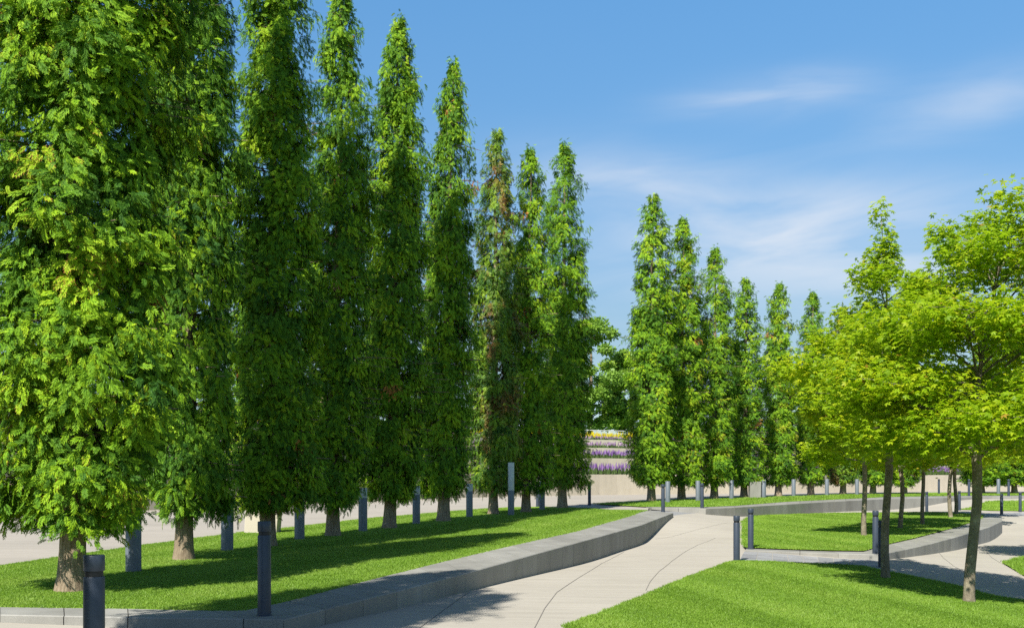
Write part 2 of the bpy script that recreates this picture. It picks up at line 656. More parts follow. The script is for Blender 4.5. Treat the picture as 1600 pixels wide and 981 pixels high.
def zl_path(X, Y):
    z = zl(X, Y)
    ins = in_poly(xy(mp_in) + xy(ml_rest), X, Y)
    return np.where(ins, np.minimum(z, zmid(X, Y) - 0.08), z)


path_o = sheet("path", lower_outline, zl_path, 0.55, [M_path, M_joint], ratio=0.03)
tag(path_o, kind="structure")

# sawn joints across the path: thin sheets 4 mm above it
jm = MB()
JO = [[(655, 981), (690, 955), (732, 925)], [(835, 981), (851, 950), (870, 925), (903, 903), (940, 880), (975, 862)],
      [(1009, 922), (1016, 908), (1030, 892), (1050, 876), (1090, 851), (1118, 840)], [(1541, 854), (1542, 862), (1550, 871), (1563, 879)],
      [(1466, 862), (1475, 872), (1490, 884), (1507, 893)], [(1024, 842), (1050, 838), (1110, 822), (1158, 815)]]
for L in JO:
    P = hits(L, lower_b)
    Q = []
    for a, b in zip(P, P[1:]):
        for i in range(6):
            Q.append(a.lerp(b, i / 6))
    Q.append(P[-1])
    for a, b in zip(Q, Q[1:]):
        d = (b - a)
        s = Vector((-d.y, d.x, 0)).normalized() * (0.005)
        pts = []
        for q in (a - s, b - s, b + s, a + s):
            pts.append((q.x, q.y, float(zl(q.x, q.y)) + 0.006))
        jm.poly(pts)
tag(jm.build("path_joints", [M_joint]), kind="structure")

wall_px = [(-700, 850), (-300, 822), (0, 805), (300, 793), (450, 787), (607, 781.5), (700, 777), (820, 774), (935, 772), (1070, 770.7), (1200, 769.5), (1400, 767.2), (1600, 765.4), (1800, 764.3), (2100, 763.5)]
wall_base = [Vector((p.x, p.y)) for p in hits(wall_px, upper_b)]


def resample(P, step):
    out = [P[0].copy()]
    for a, b in zip(P, P[1:]):
        k = max(1, int(round((b - a).length / step)))
        out += [a.lerp(b, i / k) for i in range(1, k + 1)]
    return out


def smooth(P, n=2):
    for _ in range(n):
        P = [P[0]] + [(P[i - 1] + P[i] * 2 + P[i + 1]) / 4 for i in range(1, len(P) - 1)] + [P[-1]]
    return P


wall_base = smooth(resample(wall_base, 1.5), 6)


def offset(P, d):
    out = []
    for i, p in enumerate(P):
        t_ = (P[min(i + 1, len(P) - 1)] - P[max(i - 1, 0)]).normalized()
        out.append(p + Vector((-t_.y, t_.x)) * d)
    return out


plaza_outline = [(-45, 7)] + [(-16, 9.0)] + [(p.x, p.y) for p in reversed(ll_back[:-1])][0:0]
lawn_in = [p + Vector((0.5, -0.4, 0)) for p in reversed(ll_back)]
plaza_outline = [(-45, 5.5), (-9, 6.5)] + xy(lawn_in[:-1]) + [(rampA[0].x, rampA[0].y), (rampA[1].x, rampA[1].y)] + xy(fp_mid) + [(60, fp_mid[-1].y)]
plaza_outline += [(p.x, p.y) for p in reversed(offset(wall_base, 0.3)) if p.x < 58 and p.x > -44]
plaza_o = sheet("plaza", plaza_outline, zu, 1.0, [M_plaza], dz=-0.03, ratio=0.03)
tag(plaza_o, kind="structure")

# grey ramp between the tip of the lawn wall and the far kerb
rm = MB()
e0, e1 = hit(1103, 800.3, lower_b), lp_top[-1]
A0 = Vector((lp_top[-1].x - .1, lp_top[-1].y + .05, float(zl(lp_top[-1].x, lp_top[-1].y)) + .004))
B0 = Vector((e0.x, e0.y + .05, e0.z + .004))
A1 = Vector((rampA[0].x, rampA[0].y, rampA[0].z - .028))
B1 = Vector((fp_mid[0].x, fp_mid[0].y, fp_mid[0].z - .12))
for i in range(8):
    for j in range(4):
        q = [A0.lerp(B0, u).lerp(A1.lerp(B1, u), v) for u, v in ((i / 8, j / 4), ((i + 1) / 8, j / 4), ((i + 1) / 8, (j + 1) / 4), (i / 8, (j + 1) / 4))]
        rm.poly(q, random.uniform(.3, .6))
tag(rm.build("ramp", [M_paver]), kind="structure")

# lawns
tag(sheet("lawn", xy(lp_in) + xy(ll_back[1:]), zu, 0.6, [M_lawn], dz=0.0, ratio=0.03), kind="structure")
tag(sheet("lawn", xy(fp_in) + xy(fl_back), zu, 1.0, [M_lawn], dz=0.01, ratio=0.03), kind="structure")
tag(sheet("lawn", xy(mp_in) + xy(ml_rest), zmid, 0.6, [M_lawn], dz=0.02, ratio=0.03), kind="structure")
tag(sheet("lawn", frl_poly, zl, 0.45, [M_lawn], dz=0.03, ratio=0.02), kind="structure")
tag(sheet("lawn", xy(rl), zl, 0.6, [M_lawn], dz=0.03, ratio=0.03), kind="structure")
tag(sheet("lawn", xy(rfl), zl, 0.8, [M_lawn], dz=0.03, ratio=0.03), kind="structure")

# grey paver strips
rr = random.Random(5)


def strip(name, A, B, n, m_, zf, dz, kind="structure", rows=1):
    mb = MB()
    A = resample([Vector((p.x, p.y)) for p in A], .3)
    B = resample([Vector((p.x, p.y)) for p in B], .3)

    def at(P, u):
        f = u * (len(P) - 1)
        i = min(int(f), len(P) - 2)
        return P[i].lerp(P[i + 1], f - i)
    for r in range(rows):
        off = rr.random() / n
        for i in range(n):
            u0, u1 = (i + .015) / n, (i + .985) / n
            v0, v1 = (r + .015) / rows, (r + .985) / rows
            q = []
            for u, v in ((u0, v0), (u1, v0), (u1, v1), (u0, v1)):
                p_ = at(A, u).lerp(at(B, u), v)
                q.append((p_.x, p_.y, float(zf(p_.x, p_.y)) + dz))
            mb.poly(q, rr.uniform(.15, .95))
    return tag(mb.build(name, [m_]), kind=kind)


pa = hits([(1163, 861), (1247, 867.5), (1302, 872), (1376, 875)], lower_b)
pb = hits([(1154, 877.5), (1250, 881.5), (1310, 884), (1378, 890)], lower_b)
strip("paver_strip", pa, pb, 9, M_paver, zl, 0.006, rows=3)
pa = hits([(1540, 801.5), (1600, 800), (1700, 802.5)], lower_b)
pb = hits([(1545, 806), (1600, 805.5), (1700, 808)], lower_b)
strip("paver_strip", pa, pb, 14, M_paver, zl, 0.006, rows=2)

# ------------------------------------------------------------------ granite walls round the lawns


def granite_wall(name, top, inner, bottom_fun, block, label, cat="wall", lip=0.0):
    mb = MB()
    rnd = random.Random(len(label))
    pts_t, pts_i = [], []
    for k in range(len(top) - 1):
        L = (top[k + 1] - top[k]).length
        n = max(1, int(round(L / block)))
        for i in range(n):
            pts_t.append(top[k].lerp(top[k + 1], i / n))
            pts_i.append(inner[k].lerp(inner[k + 1], i / n))
    pts_t.append(top[-1])
    pts_i.append(inner[-1])
    for k in range(len(pts_t) - 1):
        a, b, c, d = pts_t[k], pts_t[k + 1], pts_i[k + 1], pts_i[k]
        L = max((b - a).length, 1e-3)
        g = min(.2, (0.008 if rnd.random() < .4 else .003) / L)
        a2, b2, c2, d2 = a.lerp(b, g), b.lerp(a, g), c.lerp(d, g), d.lerp(c, g)
        za, zb = bottom_fun(a2), bottom_fun(b2)
        tone = rnd.uniform(.15, .85)
        tone2 = tone * .6 + rnd.uniform(0, .4)
        up = Vector((0, 0, .001 + lip))
        A, B, Cc, D = a2 + up, b2 + up, c2 + up, d2 + up
        al, bl = Vector((a2.x, a2.y, za)), Vector((b2.x, b2.y, zb))
        cl, dl = Vector((c2.x, c2.y, min(c2.z - .3, zb))), Vector((d2.x, d2.y, min(d2.z - .3, za)))
        # small chamfer on the outer arris
        n_ = Vector((b.y - a.y, a.x - b.x, 0))
        if n_.length > 1e-6:
            n_.normalize()
        if n_.dot(a - d) < 0:
            n_ = -n_
        ch = .012
        A_, B_ = A - n_ * ch, B - n_ * ch
        Af, Bf = A - Vector((0, 0, ch)), B - Vector((0, 0, ch))
        mb.poly([A_, B_, Cc, D], tone2)
        mb.poly([Af, Bf, B_, A_], tone2)
        mb.poly([al, bl, Bf, Af], tone)
        mb.poly([bl, cl, Cc, B_, Bf], tone)
        mb.poly([dl, al, Af, A_, D], tone)
        mb.poly([cl, dl, D, Cc], tone)
    o = mb.build(name, [M_granite])
    bm_ = o.data
    import bmesh
    bm = bmesh.new()
    bm.from_mesh(bm_)
    bmesh.ops.remove_doubles(bm, verts=bm.verts, dist=1e-5)
    bmesh.ops.recalc_face_normals(bm, faces=bm.faces)
    bm.to_mesh(bm_)
    bm.free()
    return tag(o, label, cat, "low granite walls holding the lawns")


def low_bottom(p):
    return float(zl(p.x, p.y)) - 0.06


granite_wall("granite_wall", lp_top, lp_in, low_bottom, 0.85, "long low grey granite wall edging the lawn under the big left row of conifers", "wall")
granite_wall("granite_wall", fp_top, fp_in, low_bottom, 1.3, "low granite wall in the distance holding the lawn under the far row of conifers", "wall")
granite_wall("granite_wall", mp_top, mp_in, low_bottom, 0.9, "low granite wall around the middle lawn with the thin maple trunks", "wall")

# ------------------------------------------------------------------ concrete retaining wall and flower terraces
TOPZ = [HC + .17, HC + 1.30, HC + 2.12, HC + 2.84]
DEP = 3.0


def terrace_wall(k, label):
    mb = MB()
    P = offset(wall_base, DEP * k)
    Q = offset(wall_base, DEP * k + .3)
    zb = -0.3 if k == 0 else TOPZ[k - 1] - .25
    zt = TOPZ[k]
    for i in range(len(P) - 1):
        tone = rr.random()
        a, b, c, d = P[i], P[i + 1], Q[i + 1], Q[i]
        e = (b - a).normalized() * .006
        a_, b_ = a + e, b - e
        mb.poly([(a_.x, a_.y, zb), (b_.x, b_.y, zb), (b_.x, b_.y, zt), (a_.x, a_.y, zt)], tone)
        mb.poly([(a_.x, a_.y, zt), (b_.x, b_.y, zt), (c.x, c.y, zt), (d.x, d.y, zt)], tone)
        mb.poly([(c.x, c.y, zb), (d.x, d.y, zb), (d.x, d.y, zt), (c.x, c.y, zt)], tone)
        mb.poly([(a_.x, a_.y, zb), (a_.x, a_.y, zt), (d.x, d.y, zt), (d.x, d.y, zb)], tone)
        mb.poly([(b_.x, b_.y, zb), (c.x, c.y, zb), (c.x, c.y, zt), (b_.x, b_.y, zt)], tone)
    return tag(mb.build("retaining_wall", [M_wallc]), label, "wall", "curved concrete walls of the flower terraces")


terrace_wall(0, "tall lowest pale concrete retaining wall standing on the plaza behind the trees")
terrace_wall(1, "second concrete terrace wall, just above the lowest bed of purple flowers")
terrace_wall(2, "third concrete terrace wall, above the second bed of purple flowers")
terrace_wall(3, "topmost concrete terrace wall, under the bed of yellow flowers")
for k in range(4):
    mb = MB()
    P = offset(wall_base, DEP * k + .31)
    Q = offset(wall_base, DEP * (k + 1) - .01 if k < 3 else DEP * k + 60)
    z = TOPZ[k] - .06
    for i in range(len(P) - 1):
        if k == 3 and (Q[i + 1] - Q[i]).dot(P[i + 1] - P[i]) <= 0:
            continue
        mb.poly([(P[i].x, P[i].y, z), (P[i + 1].x, P[i + 1].y, z), (Q[i + 1].x, Q[i + 1].y, z), (Q[i].x, Q[i].y, z)])
    tag(mb.build("terrace_ground", [M_lawn]), kind="structure")


def flower_bed(k, off, depth, dens, hs, mf, name, seed, z=None, hfrac=.55):
    rg = np.random.default_rng(seed)
    P = offset(wall_base, DEP * k + off)
    seg = [(a, b) for a, b in zip(P, P[1:]) if 45 < (a.y + b.y) / 2 and -20 < a.x < 60]
    V_, F_, T_, M_ = [], [], [], []
    for a, b in seg:
        n = int((b - a).length * depth * dens)
        nrm = Vector((-(b - a).y, (b - a).x)).normalized()
        for _ in range(n):
            q = a.lerp(b, rg.random()) + nrm * (rg.random() * depth)
            h = hs * rg.uniform(.72, 1.12)
            h0 = h * hfrac * rg.uniform(.8, 1.1)
            z0 = TOPZ[k] - .06
            for part in (0, 1):
                for q_ in range(3 if part == 0 else 2):
                    an = rg.uniform(0, math.pi)
                    w = rg.uniform(.05, .10) if part == 0 else rg.uniform(.03, .055)
                    dx, dy = math.cos(an) * w, math.sin(an) * w
                    lx, ly = rg.normal(0, .05, 2)
                    zb = z0 if part == 0 else z0 + h0 * .8
                    zt = z0 + h0 * 1.1 if part == 0 else z0 + h
                    zm_ = zb + (zt - zb) * .4
                    i = len(V_)
                    V_.extend([(q.x, q.y, zb), (q.x + dx + lx * .5, q.y + dy + ly * .5, zm_), (q.x + lx, q.y + ly, zt), (q.x - dx + lx * .5, q.y - dy + ly * .5, zm_)])
                    F_.append((i, i + 1, i + 2, i + 3))
                    T_.extend([rg.random()] * 4)
                    M_.append(part)
    me = np_mesh(name, V_, F_, {"tone": T_})
    me.polygons.foreach_set("material_index", np.array(M_, np.int32))
    return tag(link(name, me, None, [M_stems, mf]), kind="stuff")


tag(flower_bed(0, .5, 1.6, 16, .86, M_purple, "purple_flowers", 1), "lowest bed of deep purple flower spikes", "flower bed")
tag(flower_bed(1, .5, 1.6, 16, .70, M_purple, "purple_flowers", 2), "second bed of purple flower spikes", "flower bed")
tag(flower_bed(2, .5, 1.6, 16, .56, M_mauve, "mauve_flowers", 3), "third bed of faded mauve flower spikes", "flower bed")
tag(flower_bed(3, .5, 1.0, 16, .42, M_mauve, "mauve_flowers", 4), "strip of dull mauve flowers in front of the yellow ones", "flower bed")
tag(flower_bed(3, 1.7, 1.6, 22, .78, M_yellow, "yellow_flowers", 5, hfrac=.5), "top bed of bright yellow flowers", "flower bed")

rail = MB()
P = [p for p in offset(wall_base, DEP * 3 + 5) if 40 < p.y and p.x < 60]
zr = TOPZ[3]
for dz in (.55, .98):
    rail.tube([(p.x, p.y, zr + dz) for p in P], [.03] * len(P), 6)
for p in P[::2]:
    rail.tube([(p.x, p.y, zr - .1), (p.x, p.y, zr + 1.0)], [.03, .03], 6)
tag(rail.build("railing", [M_white]), "thin white railing above the yellow flower bed", "railing")

# ------------------------------------------------------------------ columnar conifers


def spray_template(nb, w, rg):
    """a flat fan of scale-leaf branchlets, each a kite; returns verts and quads, and tip weight"""
    V_, F_, T_ = [], [], []

    def kite(p, d, L, wd, tp):
        s = np.array([-d[1], d[0], 0])
        i = len(V_)
        q = p + d * L * .45
        e = p + d * L
        for a in (p, q + s * wd, e, q - s * wd):
            V_.append(a)
        F_.append((i, i + 1, i + 2, i + 3))
        T_.extend([tp - .06, tp, tp + .20, tp])
    kite(np.zeros(3), np.array([1., 0, 0]), 1.0, w * .6, .0)
    for k in range(nb):
        t_ = .10 + .80 * k / (nb - 1)
        sgn = 1 if k % 2 else -1
        an = sgn * R(rg.uniform(28, 44))
        L = (.40 * (1 - t_) ** .7 + .12) * rg.uniform(.8, 1.15)
        d = np.array([math.cos(an), math.sin(an), 0])
        p0 = np.array([t_, 0, 0])
        kite(p0, d, L, w, .02)
        if L > .27:
            kite(p0 + d * L * .4, np.array([math.cos(an * .25), math.sin(an * .25), 0]), L * .5, w * .8, .05)
    V_ = np.array(V_)
    rad = np.hypot(V_[:, 0], V_[:, 1])
    V_[:, 2] = -.30 * rad ** 2 + rg.normal(0, .02, len(V_))
    return V_, np.array(F_), np.array(T_)


def place(V_, F_, T_, pos, dirs, nrm, size, tone):
    """instance a template into one big mesh: arrays of positions, x-axes, approximate normals, sizes, tones"""
    x = dirs / np.linalg.norm(dirs, axis=1, keepdims=True)
    z = nrm - (nrm * x).sum(1, keepdims=True) * x
    z /= np.linalg.norm(z, axis=1, keepdims=True) + 1e-9
    y = np.cross(z, x)
    n = len(pos)
    vv = (V_[None, :, 0:1] * x[:, None, :] + V_[None, :, 1:2] * y[:, None, :] + V_[None, :, 2:3] * z[:, None, :]) * size[:, None, None] + pos[:, None, :]
    ff = F_[None] + (np.arange(n) * len(V_))[:, None, None]
    tt = tone[:, None] + T_[None]
    return vv.reshape(-1, 3), ff.reshape(-1, F_.shape[1]), tt.reshape(-1)


TH, TR = 13.5, 1.10


def prof(t_):
    return np.interp(t_, [0, .03, .10, .30, .55, .72, .86, .95, 1.0], [.66, .90, 1.0, 1.0, .94, .80, .60, .37, .08])


def thuja_meshes(seed, n_br, per, size, nb, w, gaps=0.0, crown0=1.12):
    rg = np.random.default_rng(seed)
    H = TH
    tops = [(0, 0, 1.0)]
    if rg.random() < .6:
        tops.append((rg.uniform(-.35, .35), rg.uniform(-.3, .3), rg.uniform(.84, .93)))
    ph = rg.uniform(0, 6.28, 8)
    Vs, Fs, Ts, off = [], [], [], 0
    tmpl = [spray_template(nb, w, rg) for _ in range(3)]
    pos, dirs, nrm, sz, tn = [], [], [], [], []
    tr = MB()
    # trunk
    zs = [-.12, 0.0, .18, .5, 1.0, 2.5, 5, 8, 10.5, 12.2, 13.2]
    rs = [.235, .205, .175, .155, .15, .135, .11, .075, .045, .022, .008]
    wob = [(0.03 * math.sin(z * .7 + ph[0]), .03 * math.sin(z * .9 + ph[1]), z) for z in zs]
    tr.tube(wob, rs, 14)
    u = np.sort((np.arange(n_br) + rg.random(n_br)) / n_br)
    for i in range(n_br):
        # area-weighted height
        t_ = u[i] ** 1.0
        if t_ > .55 and rg.random() < gaps * min(1, (t_ - .5) / .25):
            continue
        az = rg.uniform(0, 2 * math.pi)
        h = crown0 + t_ * (H - crown0)
        tx, ty, tt = tops[0] if len(tops) < 2 or rg.random() < .68 or t_ > tops[1][2] else tops[1]
        k = max(0, (t_ - .35) / .65)
        rloc = float(prof(min(1, t_ / tt))) * TR
        am = 1 + .9 * max(0, (t_ - .45) / .55)
        und = 1 + am * .13 * math.sin(az * 2 + h * 1.1 + ph[2]) + am * .12 * math.sin(az * 3 - h * .8 + ph[3]) + am * .10 * math.sin(h * 3.3 + ph[4] + az)
        lo_, hi_ = (.72, 1.10) if t_ < .6 else (.72 - .45 * (t_ - .6) / .4, 1.10 + .42 * (t_ - .6) / .4)
        rr_ = max(.10, rloc * und * rg.uniform(lo_, hi_))
        out = np.array([math.cos(az), math.sin(az), 0])
        tan = np.array([-out[1], out[0], 0])
        base = np.array([tx * k, ty * k, h - .25 * rr_])
        tip = base + out * rr_ + np.array([0, 0, .10 * rr_ - .06])
        if i % 3 == 0 and rr_ > .2:
            mid = base + out * rr_ * .5 + np.array([0, 0, .10])
            rb = .016 * (1 - t_) + .007
            tr.tube([base, mid, tip - out * .1], [rb, rb * .7, rb * .3], 4, cap=False)
        m_ = int(per * rg.uniform(.7, 1.3) * (1.0 if t_ < .6 else 1 - .45 * (t_ - .6) / .4))
        ctone = rg.normal(.44, .17)
        brown = rg.random() < .0022
        s0 = (.25 + .75 * min(1, rloc / TR + .25))
        for _ in range(m_):
            tl = rg.random() ** .6
            a = base + (tip - base) * (.46 + .54 * tl)
            sp = (.24 * s0) * (1.25 - .6 * tl) * (1.0 if t_ < .65 else .75)
            lat = rg.normal(0, sp * .62)
            dr = rg.normal(-.05, .09) - .35 * abs(lat) * rg.random() - (.16 * rg.random() if rg.random() < .4 else 0)
            pos.append(a + tan * lat + np.array([0, 0, dr]))
            d = out * rg.uniform(.15, .85) + tan * (np.sign(lat) * rg.uniform(0, .8) + rg.normal(0, .30)) + np.array([0, 0, rg.uniform(-1.15, .12)])
            dirs.append(d)
            nrm.append(np.array([0, 0, rg.uniform(.15, .8)]) + out * rg.uniform(.7, 1.2) + rg.normal(0, .34, 3))
            sz.append(size * rg.uniform(.7, 1.3) * (.65 + .35 * s0))
            tn.append(1.02 if brown else min(.80, max(.02, ctone + rg.normal(0, .10))))
    # a wispy hooked leader
    for tx, ty, tt in tops:
        for _ in range(26):
            hh = crown0 + tt * (H - crown0) - rg.random() ** 1.5 * 1.1
            az = rg.uniform(0, 6.28)
            o_ = np.array([math.cos(az), math.sin(az), 0])
            pos.append(np.array([tx, ty, hh]) + o_ * rg.uniform(0, .1))
            dirs.append(o_ * .8 + np.array([0, 0, rg.uniform(-.2, .9)]))
            nrm.append(np.array([0, 0, .8]) + rg.normal(0, .4, 3))
            sz.append(size * rg.uniform(.7, 1.2))
            tn.append(rg.uniform(.4, .7))
    pos, dirs, nrm, sz, tn = map(np.array, (pos, dirs, nrm, sz, tn))
    sel = rg.integers(0, 3, len(pos))
    for k in range(3):
        mk = sel == k
        v, f, tt_ = place(*tmpl[k], pos[mk], dirs[mk], nrm[mk], sz[mk], tn[mk])
        Vs.append(v)
        Fs.append(f + off)
        Ts.append(tt_)
        off += len(v)
    crown = np_mesh("crown", np.concatenate(Vs), np.concatenate(Fs), {"tone": np.concatenate(Ts)})
    trunk = tr.build("trunk", [M_bark], data_only=True, smooth=True)
    return crown, trunk


near_var = [thuja_meshes(11, 1150, 48, .155, 12, .040, .3), thuja_meshes(12, 1000, 40, .175, 11, .042, .42)]
far_var = [thuja_meshes(s, 820, 32, .205, 9, .042, .42) for s in (21, 22, 23)]
for c_, t_ in near_var + far_var:
    c_.materials.append(M_thuja)


def thuja(var, loc, H, Rad, rz, lean, label, group, brown=False, name="columnar_conifer", tr_k=1.0):
    root = empty(name, loc, 0)
    tag(root, label, "tree", group)
    root.rotation_euler = (lean[1], lean[0], 0)
    for nm, me in (("crown", var[0]), ("trunk", var[1])):
        o = bpy.data.objects.new(nm, me)
        COL.objects.link(o)
        o.parent = root
        o.rotation_euler = (0, 0, rz)
        o.scale = (Rad / TR, Rad / TR, H / TH) if nm == "crown" else (tr_k, tr_k, H / TH)
        if brown and nm == "crown":
            o.material_slots[0].link = "OBJECT"
            o.material_slots[0].material = M_thuja_brown
            o["label"] = "crown with much browned foliage"
    return root


GL = "columnar conifers in the near left row"
GR = "columnar conifers in the far right row"
LT = [  # px, base py, variant, height, radius, spin, lean
    (108, 922, near_var[0], 14.2, 1.18, 0.6, (.026, 0), "nearest and widest columnar conifer, bright sunlit green, at the left edge"),
    (290, 874, near_var[1], 14.0, .84, 2.0, (.012, 0), "dark shaded conifer just right of the nearest bright one"),
    (420, 853, near_var[0], 12.9, .92, 3.4, (.012, 0), "conifer whose trunk stands behind the tall bollard on the granite wall"),
    (519, 837, near_var[1], 13.1, 0.82, 0.4, (.018, 0), "fourth conifer of the left row, its tip just reaching the top of the frame"),
    (609, 825, near_var[0], 13.5, .90, 4.9, (.018, 0), "tallest conifer wholly in view, with a ragged forked tip"),
    (692, 814, near_var[1], 13.9, 0.84, 4.2, (.022, 0), "conifer right of the tall one with the forked tip, slightly lower"),
    (770, 803, far_var[0], 13.4, 0.90, 1.0, (.012, 0), "conifer with rusty brown foliage in its crown"),
    (822, 800, far_var[1], 13.3, 0.86, 2.4, (.012, 0), "thin conifer between the rusty brown one and the last of the left row"),
    (880, 793, far_var[2], 14.9, 1.06, 0.2, (.005, 0), "last conifer of the left row, beside the gap showing flower terraces"),
]
for i, (px, py, v, H, rad, rz, lean, lab) in enumerate(LT):
    thuja(v, hit(px, py, upper_b), H, rad, rz, lean, lab, GL, brown=(i == 6), tr_k=[1.05, .95, 1.0, 1.0, 1.05, 1.15, 1.05, 1.05, 1.2][i])
thuja(near_var[1], (-4.95, 6.3, float(zu(0, 6.3))), 11.2, 1.0, 5.1, (0, 0), "conifer just beyond the left edge whose shadow falls across the granite wall", GL)
thuja(near_var[1], (-5.5, 3.4, float(zu(0, 4))), 13.8, 1.0, 1.3, (0, 0), "conifer beside the viewer whose shadow dapples the near path", GL)
RT = [
    (1018, 783, 0, 15.0, 1.20, .3, "first and tallest conifer of the far row, right of the flower terrace gap"),
    (1065, 781, 1, 14.4, 1.12, 1.7, "second conifer of the far row, behind the bollard on the kerb"),
    (1115, 779, 2, 13.4, 1.08, 2.9, "third conifer of the far row, counted from the flower terrace gap"),
    (1163, 777, 0, 12.2, 1.05, 4.0, "fourth conifer of the far row, lower than the three left of it"),
    (1216, 775, 1, 12.6, 1.06, 5.2, "fifth conifer of the far row, standing right of the pale concrete block"),
    (1268, 773.4, 2, 12.7, 1.06, .9, "sixth conifer of the far row, its tip just left of the maple crowns"),
    (1316, 772.4, 0, 12.2, 1.10, 2.2, "seventh conifer of the far row, brownish low down, mostly behind a maple"),
    (1364, 771.4, 1, 11.5, 1.10, 3.3, "eighth conifer of the far row, hidden behind the maples above its base"),
    (1412, 771, 2, 10.5, 1.10, 4.4, "ninth conifer of the far row, left of the gap showing a purple flower patch"),
    (1535, 770.3, 0, 10.5, 1.55, 5.5, "wide conifer at the right behind the front maple trunk"),
    (1585, 770.3, 1, 10.5, 1.45, .1, "last conifer of the far row near the right edge of the photo"),
    (1640, 770, 2, 10.5, 1.45, 1.1, "conifer beyond the right edge of the far row"),
]
for px, py, v, H, rad, rz, lab in RT:
    thuja(far_var[v], hit(px, py, upper_b), H, rad, rz, (.006, 0), lab, GR, tr_k=1.25, brown=(px == 1316))

# ------------------------------------------------------------------ maples


def maple_leaf():
    V_, F_, T_ = [], [], []
    for an, L in ((0, 1.0), (48, .86), (-48, .86), (100, .55), (-100, .55)):
        d = np.array([math.cos(R(an)), math.sin(R(an)), 0])
        s = np.array([-d[1], d[0], 0])
        i = len(V_)
        wd = .19 * (L ** .5)
        for a, zz in ((np.array([0., 0, 0]), 0), (d * L * .5 + s * wd, -.06), (d * L, -.28 * L), (d * L * .5 - s * wd, -.06)):
            V_.append(a + np.array([0.0, 0, zz]))
        F_.append((i, i + 1, i + 2, i + 3))
        T_.extend([0, 0, .04, 0])
    return np.array(V_), np.array(F_), np.array(T_)


LEAF = maple_leaf()


